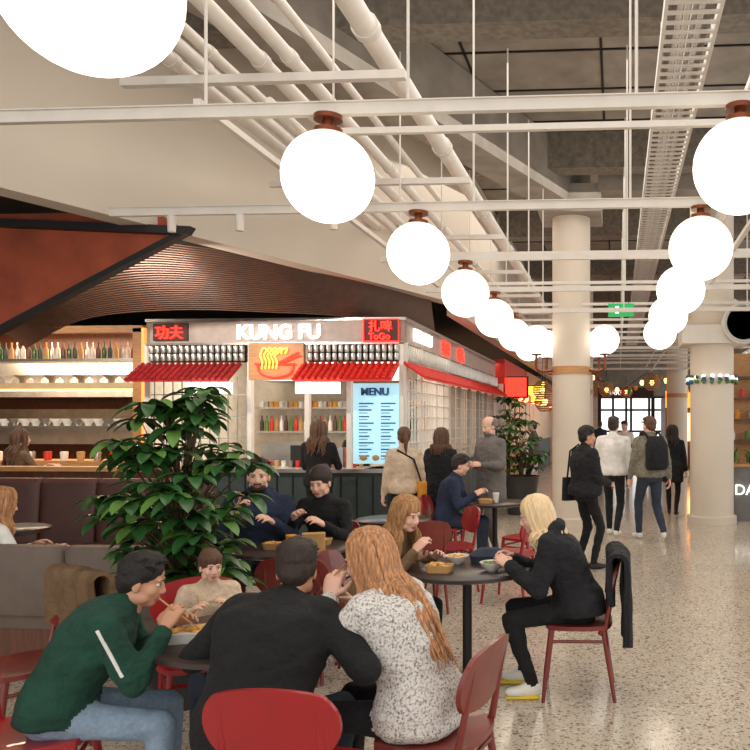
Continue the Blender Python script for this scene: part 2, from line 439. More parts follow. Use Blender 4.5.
for z in(.05,1.2,2.3,2.95): g.bb(-3,2.6,39.92,39.98,z-.05,z+.05,black)
g.obj('window_1')
E=empty('entrance_shopfront'); g=G()
g.bb(-2.6,-.9,37,39,2.9,3.5,wood); g.bb(-2.6,-.9,38.9,39,0,2.9,tilew)
g.bb(-.85,1.6,34,34.15,2.75,3.2,panelk); g.bb(-.85,-.7,34,34.15,0,2.75,black); g.bb(1.5,1.65,34,34.15,0,2.75,black); g.bb(.35,.45,34,34.1,0,2.75,black)
g.bb(1.75,4,28,31,0,2.6,wooddk); g.bb(1.75,4,27.95,28,2.2,2.8,orneon); g.bb(1.9,3.8,27.9,28,1.0,2.0,warm)
g.bb(1.9,2.3,20,20.08,2.5,3.0,redneon); g.bb(1.86,2.34,20.08,20.12,2.45,3.05,black); g.tube([(2.1,20.1,3.05),(2.1,20.1,4)],.01,black,6)
for k in range(26):
    x=-2.4+k*.2; g.ell((x,25+.5*math.sin(k),2.9-.25*math.sin(k*.6)),(.07,.07,.09),[warm,redtile,leaf2,mustard][k%4],None,8,6)
g.tube([(-2.6+k*.2,25+.5*math.sin(k),2.98-.25*math.sin(k*.6)) for k in range(28)],.012,black,5)
g.obj('shop_units',parent=E); text('shop_sign','MARKET',(-.5,33.98,2.87),.3,whlight,E)
g=G()
g.bb(6,6.2,-1,40,0,.3,cream); g.bb(6,6.2,-1,40,5.0,6.2,cream)
for y in np.arange(-1,40.1,2.05): g.bb(6,6.15,y-.06,y+.06,.3,5,whitem)
g.obj('wall_right')
def column(x,y,r,zt,cap,band=True):
    g=G(); g.lathe([(r+.05,0),(r+.05,.12),(r,.14),(r,zt)],(x,y,0),cream,40)
    if cap: g.bb(x-.5,x+.5,y-.5,y+.5,zt,5.44,conc)
    if band: g.lathe([(r+.015,2.45),(r+.015,2.58)],(x,y,0),wood,40)
    return g
g=column(-.75,12.6,.31,5.0,True); g.obj('concrete_column')
g=column(1.58,13.0,.36,5.44,False,False); g.bb(1.05,2.1,12.5,13.4,2.95,3.25,whitem); g.lathe([(.42,3.25),(.5,3.35),(.5,3.6),(.42,3.7)],(1.58,13,0),cream)
for i in range(90):
    q=i*.33; g.ell((1.58+.4*math.cos(q),13+.4*math.sin(q),2.38+.05*math.sin(i*1.9)),(.035,.035,.035),[leaf2,menub,whlight,leafm][i%4],None,8,6)
g.obj('round_column')
g=column(-1.0,21.5,.33,5.4,False); g.obj('concrete_column')
g=column(1.9,24.6,.33,5.4,False); g.obj('concrete_column')
def beam(name,a,b,w,z0,z1,mat):
    a=V(a+(0,)); b=V(b+(0,)); d=(b-a).normalized(); n=V((-d.y,d.x,0))*w/2
    g=G(); g.prism([a-n+V((0,0,z0)),b-n+V((0,0,z0)),b+n+V((0,0,z0)),a+n+V((0,0,z0))],(0,0,z1-z0),mat); return g.obj(name)
beam('concrete_beam',(-3.6,5.6),(-.7,13.0),.55,5.15,5.98,conc)
beam('concrete_beam',(-.3,12.3),(5.9,12.3),.5,5.3,5.98,conc)
beam('bulkhead_fascia',(-6.8,1.2),(-2.5,12.3),.25,3.54,5.98,cream)
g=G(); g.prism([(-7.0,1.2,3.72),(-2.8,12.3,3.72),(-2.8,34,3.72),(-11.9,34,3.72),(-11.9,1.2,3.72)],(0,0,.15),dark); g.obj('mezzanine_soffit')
g=G(); g.bb(-2.75,-2.5,12.3,34,3.4,5.98,cream); g.obj('corridor_fascia')
g=G(); NR=30
for i in range(NR):
    t=i/(NR-1)
    z=3.62-.52*t
    g.tube(bez([(-8.0+.3*t,9.6,z-.75+.3*t),(-6.9+.2*t,8.6+.7*t,z-.22+.1*t),(-5.6,8.0+1.4*t,z),(-4.5,8.4+1.25*t,z),(-3.6,9.5+.7*t,z),(-2.85,11.6+.3*t,z-.02)],28),.0095,darkm,6)
g.obj('slatted_canopy')
g=G()
g.prism([(-4.15,7.1,3.52),(-7.4,7.1,1.9),(-7.4,7.1,3.69),(-4.4,7.1,3.69)],(0,.1,0),rust)
g.prism([(-4.0,7.0,3.52),(-7.4,7.0,3.71),(-7.4,7.0,3.64),(-4.05,7.0,3.45)],(0,.1,0),black)
g.prism([(-4.1,7.05,3.52),(-7.4,7.05,1.88),(-7.4,7.05,1.82),(-4.1,7.05,3.46)],(0,.1,0),black)
g.bb(-7.5,-7.3,7.0,7.25,0,3.69,black)
g.obj('rusted_steel_staircase')
# ------------------------------------------------------------ ceiling services
g=G()
for r,z,rad in((-.635,4.5,.085),(-.896,4.3,.05),(-.985,4.28,.055),(-1.10,4.35,.04),(-1.16,4.25,.045),(-1.23,4.3,.05),(-.80,4.9,.04)):
    X=r*(z-1.68); g.tube([(X,1.0,z),(X,11.0 if X<-2.4 else 30,z)],rad,white if rad>.045 else whitem,14)
    for y in np.arange(3,30,2.4):
        if y<11 or X>-2.4: g.tube([(X,y-.04,z),(X,y+.04,z)],rad*1.2,whitem,14)
for y in np.arange(3,30,2.4): g.bb(-3.6 if y<9 else -2.4,-1.5,y-.03,y+.03,4.12,4.18,whitem)
g.tube([(1.4,7,4.9),(1.4,32,4.9)],.16,steel,16)
g.obj('ceiling_pipes')
g=G()
for x0,x1,z in((.4,.85,5.1),):
    for x in(x0,x1): g.bb(x-.015,x+.015,1.5,34,z-.05,z+.06,whitem)
    for y in np.arange(1.6,34,.16): g.bb(x0,x1,y-.02,y+.02,z-.05,z-.03,whitem)
    for x in(x0+.06,x0+.12,x0+.18,x0+.24,x0+.3,x0+.36): g.tube([(x,1.5,z-.005),(x,34,z-.005)],.026,[whitem,steel,concd,whitem][int(x*40)%4],6)
for y in np.arange(3,34,2): 
    for x in(.4,.85): g.tube([(x,y,5.1),(x,y,5.44)],.008,steel,6)
g.obj('cable_tray')
ZB=3.335
rows=[4.0,5.86,7.7,9.55,11.4,13.3,15.2,17.2,19.2,21.5,24]
g=G()
for i,y in enumerate(rows):
    xl=-4.4 if i==0 else (-4.0 if i==1 else -2.4)
    g.bb(xl,3.5,y-.02,y+.02,ZB-.03,ZB+.03,whitem)
    if i<2: g.bb(xl+.0,3.5,y-.035,y+.035,ZB+.03,ZB+.036,whitem)
    for x in(-1.1,.1,1.9,-2.2):
        g.tube([(x,y,ZB),(x,y,5.44)],.009,whitem,6)
    if i: g.bb(-1.9,2.6,y-.95,y-.91,ZB+.22,ZB+.26,whitem)
for x in(-2.25,1.15,2.3): g.bb(x-.02,x+.02,4.0,26,ZB+.04,ZB+.08,whitem)
g.tube([(-1.85,4.0,ZB+.06),(-1.85,24,ZB+.06)],.02,whitem,8); g.tube([(.9,4.0,ZB+.06),(.9,24,ZB+.06)],.02,whitem,8)
for k,(x,y) in enumerate([(-3.5,5.86),(-2.95,5.86),(-2.2,5.86)]): g.lathe([(.03,-.16),(.035,-.03)],(x,y,ZB),whitem,10)
g.obj('lighting_support_frame')
def globe(x,y,z,r=.25):
    g=G(); g.ell((0,0,0),(r,r,r),globe_m,None,40,24)
    g.lathe([(.06,r-.02),(.075,r-.01),(.075,r+.012),(.03,r+.022),(.026,ZB-z-.03)],(0,0,0),brass,20)
    if ZB-z-r>.08: g.lathe([(.075,ZB-z-.055),(.075,ZB-z-.031)],(0,0,0),brass,20)
    g.obj('globe_pendant_lamp',(x,y,z))
globe(-1.51,2.12,2.94); globe(.62,2.1,2.98)
for y in rows:
    if y<14: globe(-1.53,y,2.98,.24)
    if y<12: globe(.63,y,2.99,.24)
g=G()
for sx,sy in((-1,-.35),(1,-.35),(-.8,.8),(.8,.8)):
    cx,cy=-.75+sx*.55,12.6+sy*.6
    g.tube(bez([(-.75+sx*.28,12.6+sy*.3,2.52),(-.75+sx*.45,12.6+sy*.5,2.5),(cx,cy,2.55),(cx,cy,2.78)],10),.022,brass,8)
    g.ell((cx,cy,3.0),(.24,.24,.24),whlight,None,28,16); g.lathe([(.08,-.24),(.1,-.19)],(cx,cy,3.0),brass,16)
g.obj('column_globe_sconce')
e=empty('exit_sign',(.06,12.0,3.42)); g=G(); g.box((0,0,0),(.4,.05,.2),greens); g.tube([(-.12,0,.09),(-.12,0,.5)],.006,black,6); g.tube([(.12,0,.09),(.12,0,.5)],.006,black,6)
g.box((-.06,-.03,0),(.05,.01,.11),whlight); g.box((.08,-.03,0),(.12,.01,.025),whlight); g.obj('body',parent=e)
# ------------------------------------------------------------ kiosk
K=empty('noodle_food_kiosk',(0,0,0)); g=G(); F=10.2; XL=-6.45; XR=-2.86
g.bb(XL,XR,F,F+.15,2.75,3.07,fascia); g.bb(XR-.15,XR,F,18,2.75,3.07,fascia)
g.bb(-6.34,-5.85,F-.03,F,2.79,3.03,panelk); g.bb(-3.4,-2.92,F-.03,F,2.76,3.06,panelk)
g.bb(XL,XR,F-.03,F+.0,3.05,3.09,steel); g.bb(XR,XR+.03,F-.03,18,3.05,3.09,steel)
g.bb(XL,XR,F-.03,F+.0,2.73,2.76,steel)
g.bb(XL,XR,F+.15,18,3.0,3.06,dark)
for x in(XL,-5.0,-4.2,-3.62,XR): g.bb(x-.03,x+.03,F,F+.08,0,2.75,white)
for y in np.arange(F,18.1,.95): g.bb(XR-.06,XR,y-.03,y+.03,0,2.75,white)
g.bb(XL,XR,F-.05,F+.55,0,1.0,teal); g.bb(XL-.02,XR+.02,F-.12,F+.6,1.0,1.05,steel)
g.bb(XR-.5,XR,F,18,0,1.0,teal); g.bb(XR-.55,XR+.04,F,18,1.0,1.05,steel)
for x in np.arange(XL+.1,XR,.22): g.bb(x-.008,x+.008,F-.065,F-.05,.05,.95,black)
for (a,b) in((XL+.05,-5.02),(-4.18,XR-.02)):
    g.bb(a,b,F,F+.12,2.5,2.75,dark)
    for x in np.arange(a+.04,b,.085):
        for z in (2.51,2.62): g.lathe([(.033,0),(.036,.01),(.036,.09),(.033,.1)],(x,F-.03,z),steel,10)
for y in np.arange(F+.1,18,.12): g.lathe([(.033,0),(.036,.01),(.036,.2),(.033,.21)],(XR+.02,y,2.51),steel,8)
def awning(p0,u,out,red):
    p0=V(p0);u=V(u);out=V(out)
    L0=u.length; ud=u.normalized()
    g.prism([p0,p0+u,p0+u+out,p0+out],(0,0,-.02),red)
    k=int(L0/.085)
    for i in range(k+1):
        a=p0+ud*(i*.085)+V((0,0,.01)); g.tube([a,a+out],.026,red,8)
        for j in range(1,5): g.tube([a+out*(j/5)+V((0,0,.004)),a+out*(j/5+.04)+V((0,0,.004))],.031,red,8)
awning((XL-.05,F,2.47),(1.4,0,0),(0,-.38,-.24),redtiled)
awning((-4.22,F,2.47),(1.30,0,0),(0,-.38,-.24),redtile)
awning((XR,F,2.47),(0,7.8,0),(.3,0,-.2),redtile)
g.bb(XL,XR-.1,13,13.1,0,3,tilew); g.bb(XL,XL+.05,F,13,0,3,tilew)
for z in(1.5,1.9): g.bb(XL+.3,XR-.5,12.6,13,z,z+.03,steel)
for i in range(34):
    x=XL+.4+i*.085; g.lathe([(.03,0),(.036,.02),(.034,.14),(.014,.2),(.014,.26)],(x,12.8,1.53),[darkm,leaf2,redtile,card,cerw][i%5],8)
    g.lathe([(.04,0),(.045,.1)],(x,12.8,1.93),[cerw,steel,card,mustard][i%4],8)
for i in range(16): g.lathe([(.03,0),(.035,.09)],(XL+1.4+i*.1,F+.3,1.05),[cerw,steel,redtile,card][i%4],10)
g.bb(-5.6,-4.9,11.8,12.4,.9,1.35,steel); g.bb(-4.6,-4.2,10.6,10.75,1.05,1.35,black)
g.prism([(-5.8,12.9,2.35),(-5.8,12.2,2.35),(-5.8,12.4,2.8),(-5.8,12.9,2.8)],(2.4,0,0),steel)
for x in(-4.8,-4.4,-4.0): g.lathe([(.12,0),(.1,.06),(.03,.14),(.01,.5)],(x,10.9,2.35),black,14); g.ell((x,10.9,2.36),(.05,.05,.05),warm,None,10,6)
for k in range(3): g.bb(-3.95+k*.12-.04,-3.95+k*.12+.04,10.45,10.6,1.05,1.32,[black,steel,redtile][k])
for x in np.arange(XL+.1,-5.05,.13): g.bb(x-.006,x+.006,F+.02,F+.035,1.05,2.3,steel)
for z in np.arange(1.15,2.3,.3): g.bb(XL,-5.0,F+.02,F+.035,z,z+.012,steel)
for y in np.arange(F+.2,18,.16): g.bb(XR-.04,XR-.02,y-.006,y+.006,1.05,2.3,white)
for z in np.arange(1.2,2.3,.18): g.bb(XR-.04,XR-.02,F,18,z,z+.012,white)
g.bb(-5.65,-5.05,F-.42,F-.36,2.05,2.20,whlight); g.bb(-4.18,-3.6,F-.42,F-.36,2.05,2.20,whlight)
g.bb(-3.54,-2.92,F-.05,F-.0,1.12,2.2,menu_m)
for cx in(-3.46,-3.16):
    for j in range(9):
        z=1.92-j*.088; g.bb(cx,cx+.2-(j%3)*.03,F-.058,F-.05,z,z+.018,menub); g.bb(cx,cx+.12,F-.058,F-.05,z-.035,z-.026,menub)
for i in range(3):
    g.ell((-3.40+i*.17,F-.055,1.2),(.05,.01,.04),card,None,14,8)
g.bb(-4.98,-4.22,F-.06,F,2.25,2.75,wood)
g.obj('stall_structure',parent=K)
g=G()
g.tube(bez([(-4.85,F-.09,2.45),(-4.8,F-.09,2.33),(-4.6,F-.09,2.28),(-4.4,F-.09,2.33),(-4.35,F-.09,2.45)],20),.012,redneon,8)
g.tube([(-4.88,F-.09,2.46),(-4.32,F-.09,2.46)],.012,redneon,8); g.tube([(-4.55,F-.09,2.48),(-4.28,F-.09,2.62)],.01,redneon,8); g.tube([(-4.5,F-.09,2.48),(-4.25,F-.09,2.58)],.01,redneon,8)
for k in range(5):
    x=-4.78+k*.05; g.tube(bez([(x,F-.1,2.40),(x+.01,F-.1,2.5),(x-.02,F-.1,2.58),(x+.03+.03*k,F-.1,2.68),(x+.12,F-.1,2.60)],14),.009,yelneon,6)
g.tube([(-3.4,F-.05,2.76),(-2.92,F-.05,2.76),(-2.92,F-.05,3.06),(-3.4,F-.05,3.06),(-3.4,F-.05,2.76)],.008,redneon,6)
g.obj('neon_noodle_bowl',parent=K)
text('kiosk_lettering','KUNG FU',(-5.16,F-.04,2.81),.27,whlight,K,bold=.008)
text('neon_lettering','功夫',(-6.30,F-.05,2.83),.2,redneon,K)
text('neon_lettering_b','扎啤',(-3.33,F-.05,2.91),.16,redneon,K); text('neon_lettering_c','ToGo',(-3.33,F-.05,2.79),.12,redneon,K)
text('menu_heading','MENU',(-3.43,F-.07,2.04),.14,menub,K,bold=.004)
text('side_lettering','KUNG FU',(XR+.03,10.6,2.82),.24,whlight,K,rz=90,bold=.006)
text('side_neon','扎啤',(XR+.03,12.4,2.8),.26,redneon,K,rz=90); text('side_neon_b','功夫',(XR+.03,13.6,2.8),.26,redneon,K,rz=90)
S=empty('market_stall_row'); g=G()
cols=[redtile,wood,teal,cream]
for i in range(4):
    y=18.4+i*4.6
    g.bb(-5,-2.8,y,y+4.2,0,1.05,[wood,white,teal,wood][i]); g.bb(-3.0,-2.7,y,y+4.2,2.6,3.2,cols[i]); g.bb(-5,-4.9,y,y+4.2,0,3.2,tilew)
    for k in range(5): g.bb(-2.85,-2.75,y+k*1.03,y+k*1.03+.07,1.05,2.6,white)
    for k in range(6): g.ell((-2.55,y+.4+k*.65,2.35),(.09,.09,.12),[warm,redneon][k%2],None,10,8)
    g.bb(-2.7,-2.2,y+.1,y+.2,2.3,2.75,[redneon,yelneon,cerw,orneon][i]); g.bb(-2.75,-2.15,y+.2,y+.24,2.26,2.79,black)
g.obj('stalls',parent=S)
Kt=empty('open_kitchen_counter'); g=G(); D=11.3
g.bb(-11.8,-6.6,13.2,13.3,0,3.4,wooddk)
g.bb(-7.3,-7.15,D-.1,D+.05,.0,3.1,wood); g.bb(-7.15,-7.11,D-.12,D+.0,.0,3.1,orangeglow); g.bb(-11.8,-7.15,D-.1,D+.05,3.04,3.14,wood)
g.bb(-11.8,-7.2,D,D+.35,2.2,2.28,woodl); g.bb(-11.8,-7.2,D+.1,D+.5,2.62,2.66,steel)
g.bb(-11.8,-7.3,D+.3,D+.33,2.17,2.2,warm)  # glowing strip under the shelf, added to brighten the kitchen
for i in range(44):
    x=-11.5+i*.095
    g.lathe([(.03,0),(.035,.02),(.034,.15),(.012,.2),(.012,.27)],(x,D+.25,2.66),[darkm,leafm,teal,card,steel,cerw][(i*7)%6],8)
for i in range(16): g.lathe([(.04,0),(.05,.06),(.12,.12),(.12,.13)],(-11.2+i*.24,D+.2,2.28),[steel,cerw][i%2],12)
for i in range(24): g.lathe([(.04,0),(.05,.04),(.1,.10),(.1,.11)],(-11.2+i*.17,D+.1,1.62),[cerw,cerw,steel][i%3],12)
g.bb(-11.8,-7.3,D+.0,D+.35,1.58,1.62,steel)
g.bb(-11.8,-7.2,D-.1,D+.7,.95,1.08,wood); g.bb(-11.8,-7.3,D,D+.6,0,.95,wooddk)
for x in np.arange(-11.6,-7.3,.12): g.bb(x-.02,x+.02,D-.03,D,0,.95,wooddk)
g.bb(-11.5,-7.3,12.7,13.1,1.3,1.9,steel); g.prism([(-11,13.1,2.1),(-11,12.4,2.1),(-11,12.6,2.7),(-11,13.1,2.7)],(3.2,0,0),steel)
for i in range(14): g.lathe([(.05,0),(.06,.12),(.05,.14)],(-10.8+i*.27,D+.25,1.08),[cerw,card,steel,redtile][i%4],10)
g.obj('kitchen',parent=Kt)
def stool(x,y):
    g=G(); g.lathe([(.0,.70),(.17,.70),(.19,.72),(.18,.75),(.0,.76)],(0,0,0),sofad,20)
    for q in range(4):
        a=q*math.pi/2+.78; g.tube([(.1*math.cos(a),.1*math.sin(a),.71),(.2*math.cos(a),.2*math.sin(a),0)],.013,black,8)
    g.lathe([(.155,.25),(.165,.26),(.155,.27)],(0,0,0),black,20)
    g.obj('bar_stool',(x,y,0))
for x in(-9.0,-8.3,-7.6,-6.9): stool(x,10.6)
# ------------------------------------------------------------ furniture
def chair(x,y,yaw,mat=None,name='dining_chair',cloth=None):
    mat=mat or chairw; g=G()
    g.plate(.44,.42,.026,lambda a,b,c:V((a,b,.445+c-.012*(1-(a/.22)**2)*(1-(b/.21)**2))),mat,e=.3)
    def bk(a,b,c):
        yy=-.225-b*.22+.5*a*a+c; return V((a,yy,.70+b))
    g.plate(.46,.26,.02,bk,mat,e=.38)
    for sx in(-1,1):
        g.tube([(sx*.17,.16,.44),(sx*.185,.19,.2),(sx*.20,.21,0)],[.018,.016,.012],mat,10)
        g.tube([(sx*.17,-.15,.44),(sx*.19,-.22,0)],[.018,.012],mat,10)
        g.tube([(sx*.165,-.13,.40),(sx*.17,-.17,.46),(sx*.165,-.20,.62),(sx*.16,-.225,.76)],[.016,.016,.013,.011],mat,10)
        g.tube([(sx*.18,.17,.36),(sx*.18,-.165,.36)],.01,mat,8)
    g.tube([(-.18,.17,.37),(.18,.17,.37)],.01,mat,8); g.tube([(-.18,-.165,.37),(.18,-.165,.37)],.01,mat,8)
    if cloth:
        def fn(a,b,c):
            r=.045+c+.012*noise.noise(V((a*9,b*5,x)))+.015*math.sin(a*40)*min(1,abs(b)*3)
            if b>.06: p=V((a*(1+.15*b),-.25+.5*a*a*.6+r,.86-(b-.06)))
            elif b<-.06: p=V((a*(1+.3*abs(b)),-.26+.5*a*a*.6-r,.86+(b+.06)))
            else:
                q=b/.06*math.pi/2; p=V((a,-.255+.5*a*a*.6+r*math.sin(q),.86+r*math.cos(q)*.7))
            return p
        g.plate(.50,1.0,.03,lambda a,b,c:fn(a,b-.12,c),cloth,e=.2,nu=22,nv=34)
    return g.obj(name,(x,y,0),yaw)
def table(x,y,r=.42,mat=None):
    g=G(); g.lathe([(0.01,.715),(r-.03,.715),(r,.725),(r,.745),(r-.006,.75),(0.01,.75)],(0,0,0),mat or tabm,56)
    g.lathe([(.03,.02),(.03,.68),(.12,.715)],(0,0,0),black,20); g.lathe([(.22,0),(.22,.012),(.05,.03),(.03,.05)],(0,0,0),black,36)
    return g.obj('round_cafe_table',(x,y,0))
T=[(-1.58,3.34,.47),(-.957,4.88,.41),(-2.42,5.6,.42),(-1.42,8.9,.38),(-2.15,7.3,.36)]
for t in T: table(*t)
chair(-1.12,2.64,0,chairr); chair(-.72,3.04,78,chairw); chair(-2.31,2.93,-66,chairr)
chair(-.24,4.8,92,chairw,cloth=blackp); chair(-1.68,4.95,-92,chairw); chair(-2.10,4.98,10,chairw)
chair(-2.16,3.90,-143,chairr)
chair(-3.0,3.75,150,chairw,cloth=tan); chair(-2.92,6.22,-160,chairw); chair(-2.46,6.4,180,chairw)
chair(-2.02,8.9,-90,chairr); chair(-.98,8.2,60,chairr); chair(-1.75,6.75,30,chairw); chair(-2.65,7.5,-95,chairw); chair(-1.65,7.6,120,chairr); chair(-1.0,7.2,75,chairr)
def tray(x,y,z,yaw,fm,wh=(.17,.12),m=None):
    g=G(); m=m or card; w,h=wh
    g.loft([((0,0,0),V((w*.42,0,0)),V((0,h*.42,0))),((0,0,.045),V((w*.5,0,0)),V((0,h*.5,0))),((0,0,.046),V((w*.48,0,0)),V((0,h*.48,0))),((0,0,.03),V((w*.44,0,0)),V((0,h*.44,0)))],m,e=6)
    rr=random.Random(x)
    for i in range(16): g.ell((rr.uniform(-w,w)*.33,rr.uniform(-h,h)*.33,.036+rr.uniform(0,.012)),(.018,.014,.012),fm,None,8,6)
    g.obj('takeaway_food_tray',(x,y,z),yaw)
def bowl(x,y,z,fm):
    g=G(); g.lathe([(.03,0),(.035,.006),(.065,.03),(.08,.055),(.077,.056),(.06,.035),(.02,.03)],(0,0,0),cerw,28)
    rr=random.Random(y)
    for i in range(14): g.ell((rr.uniform(-.045,.045),rr.uniform(-.045,.045),.045),(.02,.015,.012),fm,None,8,6)
    g.obj('food_bowl',(x,y,z))
def cup(x,y,z,m):
    g=G(); g.lathe([(.028,0),(.038,.1),(.04,.1),(.04,.108),(.036,.112),(.005,.112)],(0,0,0),m,20); g.obj('drink_cup',(x,y,z))
tray(-1.84,3.18,.75,20,food1,m=cerw,wh=(.24,.16)); tray(-1.34,3.5,.75,-10,food1); tray(-1.72,3.6,.75,40,food2,m=cerw); bowl(-1.30,3.26,.75,food2)
bowl(-.78,4.78,.75,food2); tray(-1.1,4.72,.75,0,food1); bowl(-1.05,5.0,.75,food1)
g=G(); g.loft([((0,0,.0),V((.12,0,0)),V((0,.08,0))),((0,0,.05),V((.13,0,0)),V((0,.09,0))),((0,0,.09),V((.07,0,0)),V((0,.05,0)))],denimd,e=3); g.obj('folded_beanie_hat',(-.85,5.08,.75),10)
tray(-2.5,5.5,.75,0,food1); tray(-2.25,5.72,.75,0,food1); cup(-2.36,5.45,.75,mustard); cup(-1.4,8.85,.75,cerw); tray(-1.5,8.75,.75,0,food1)
bag=G(); bag.loft([((0,0,0),V((.08,0,0)),V((0,.05,0))),((0,0,.13),V((.08,0,0)),V((0,.05,0)))],card,e=8); bag.obj('paper_bag',(-2.18,5.42,.75),20)
def bench(name,x,y,yaw,w,m,zt=.85):
    g=G(); n=max(1,int(w/.6))
    g.box((0,0,.15),(w,.55,.3),wooddk)
    for i in range(n):
        cx=-w/2+w/n*(i+.5)
        g.loft([((cx,0,.3),V((w/n*.49,0,0)),V((0,.29,0))),((cx,0,.42),V((w/n*.5,0,0)),V((0,.3,0))),((cx,0,.46),V((w/n*.46,0,0)),V((0,.27,0)))],m,e=7)
        g.loft([((cx,-.26,.4),V((w/n*.49,0,0)),V((0,.08,0))),((cx,-.3,zt-.04),V((w/n*.5,0,0)),V((0,.08,0))),((cx,-.31,zt),V((w/n*.47,0,0)),V((0,.05,0)))],m,e=5)
    g.obj(name,(x,y,0),yaw)
bench('upholstered_banquette',-4.0,5.2,0,2.2,sofa,.86); bench('upholstered_banquette',-5.6,7.3,180,3.0,sofad,1.1)
table(-5.4,6.4,.4)
g=G(); g.bb(-8,-5.0,8.4,8.52,0,1.12,wooddk); g.bb(-8,-4.9,8.35,8.57,1.12,1.17,wood); g.obj('wooden_partition')
def plant(name,x,y,zt,spread,ncl,ll,pot_r=.2,pot_h=.4,seed=1,m=None,low=.45):
    rr=random.Random(seed); g=G(); m=m or leafm
    g.lathe([(pot_r*.75,0),(pot_r,pot_h*.95),(pot_r*1.05,pot_h),(pot_r*.95,pot_h),(pot_r*.9,pot_h-.04),(.01,pot_h-.04)],(0,0,0),potm,28)
    for i in range(ncl):
        a=rr.uniform(0,6.283); u=rr.random()**.5; z=low+(zt-low)*rr.random()
        k=math.sin(math.pi*min(1,max(0,(z-low)/(zt-low)*.66+.2)))
        tip=V((math.cos(a)*spread*u*k,math.sin(a)*spread*u*k,z))
        g.tube(bez([(math.cos(a)*.04,math.sin(a)*.04,pot_h-.05),(tip.x*.15,tip.y*.15,pot_h+(z-pot_h)*.6),tip],8),[.009]*3+[.006]*3+[.003]*2,bark,6)
        nl=rr.randint(6,9)
        for j in range(nl):
            b=a+6.283*j/nl+rr.uniform(-.3,.3); d=V((math.cos(b),math.sin(b),rr.uniform(-.1,.6))).normalized(); Ls=ll*rr.uniform(.7,1.25)
            sd=d.cross(V((0,0,1))).normalized(); p=tip.copy(); row=[]
            for q in range(8):
                t=q/7; w=ll*.2*math.sin(math.pi*min(1,t*.93+.05))**.8*(1 if q<7 else .1)
                dd=(d+V((0,0,-1.3*t))).normalized()
                nrm=sd.cross(dd)
                row.append([p-sd*w+nrm*w*.3,p.copy(),p+sd*w+nrm*w*.3]); p=p+dd*Ls/7
            vs=[v for r in row for v in r]; fs=[]
            for q in range(7):
                for c in(0,1): fs.append((q*3+c,q*3+c+1,q*3+4+c,q*3+3+c))
            g.add(vs,fs,m if rr.random()<.72 else leaf2)
    g.obj(name,(x,y,0),ang=80)
plant('potted_umbrella_plant',-2.60,4.45,1.88,.46,100,.19,.2,.36,3,low=.66)
plant('potted_shrub',-1.75,14,1.7,.45,34,.2,.32,.7,5,low=.8)
plant('potted_shrub',-2.2,15.5,2.2,.4,34,.2,.25,.5,12,low=.9)
R=empty('retail_counter'); g=G()
g.bb(1.95,4.5,13.2,14.2,0,.92,greyp); g.bb(1.92,4.5,13.15,14.25,.92,.97,wood)
g.bb(2.2,4.5,15,15.3,0,3,wood)
for z in(1.3,1.7,2.1,2.5): g.bb(2.1,4.5,14.7,15,z,z+.04,wooddk)
for i in range(24): g.lathe([(.04,0),(.05,.1),(.03,.18)],(2.2+i*.09,14.85,[1.34,1.74,2.14][i%3]),[cerw,mustard,redtile,leaf2][i%4],8)
rr=random.Random(3)
for i in range(60):
    x=2.0+rr.random()*1.5; y=13.3+rr.random()*.4; z=.98; a=rr.uniform(0,6.28)
    g.tube([(x,y,z),(x+.05*math.cos(a),y+.05*math.sin(a),z+.12),(x+.14*math.cos(a),y+.14*math.sin(a),z+.2*rr.random()+.08)],[.01,.03,.003],[leafm,leaf2][i%2],5)
g.obj('counter',parent=R); text('counter_lettering','DAY',(1.98,13.17,.45),.25,whlight,R)
g=G()
g.lathe([(.29,.07),(.29,.09)],(0,0,0),teal,32)
for r in (.30,.22,.14,.07): g.lathe([(r,0),(r,.06),(r-.03,.06),(r-.03,0)],(0,0,0),steel if r>.2 else leaf2,32)
g.lathe([(.33,.02),(.33,.9)],(0,0,0),whitem,32)
for k in range(8):
    a=k*math.pi/4; g.tube([(.04*math.cos(a),.04*math.sin(a),.03),(.29*math.cos(a),.29*math.sin(a),.03)],.012,steel,6)
o=g.obj('round_ventilation_duct',(2.0,12.3,3.25)); o.rotation_euler=(-math.pi/2,0,0)
for x,y,z in((-1.5,16,2.1),(-1.7,17.5,2.4),(-.3,22,2.6),(.3,26,2.7),(-1.4,19.5,2.3),(.9,20,2.7)):
    g=G()
    for k in range(9):
        t=k/8; r=.22*math.sin(math.pi*(.15+.7*t)); g.lathe([(r,t*.4-.2),(r+.008,t*.4-.19),(r,t*.4-.18)],(0,0,0),wood,24)
    for q in range(16):
        a=q*.3927; g.tube([V((.22*math.sin(math.pi*(.15+.7*t))*math.cos(a),.22*math.sin(math.pi*(.15+.7*t))*math.sin(a),t*.4-.2)) for t in np.linspace(0,1,8)],.005,wood,5)
    g.ell((0,0,0),(.06,.06,.07),warm,None,12,8); g.tube([(0,0,.2),(0,0,3.3-z)],.006,black,6)
    g.obj('rattan_pendant_lamp',(x,y,z))
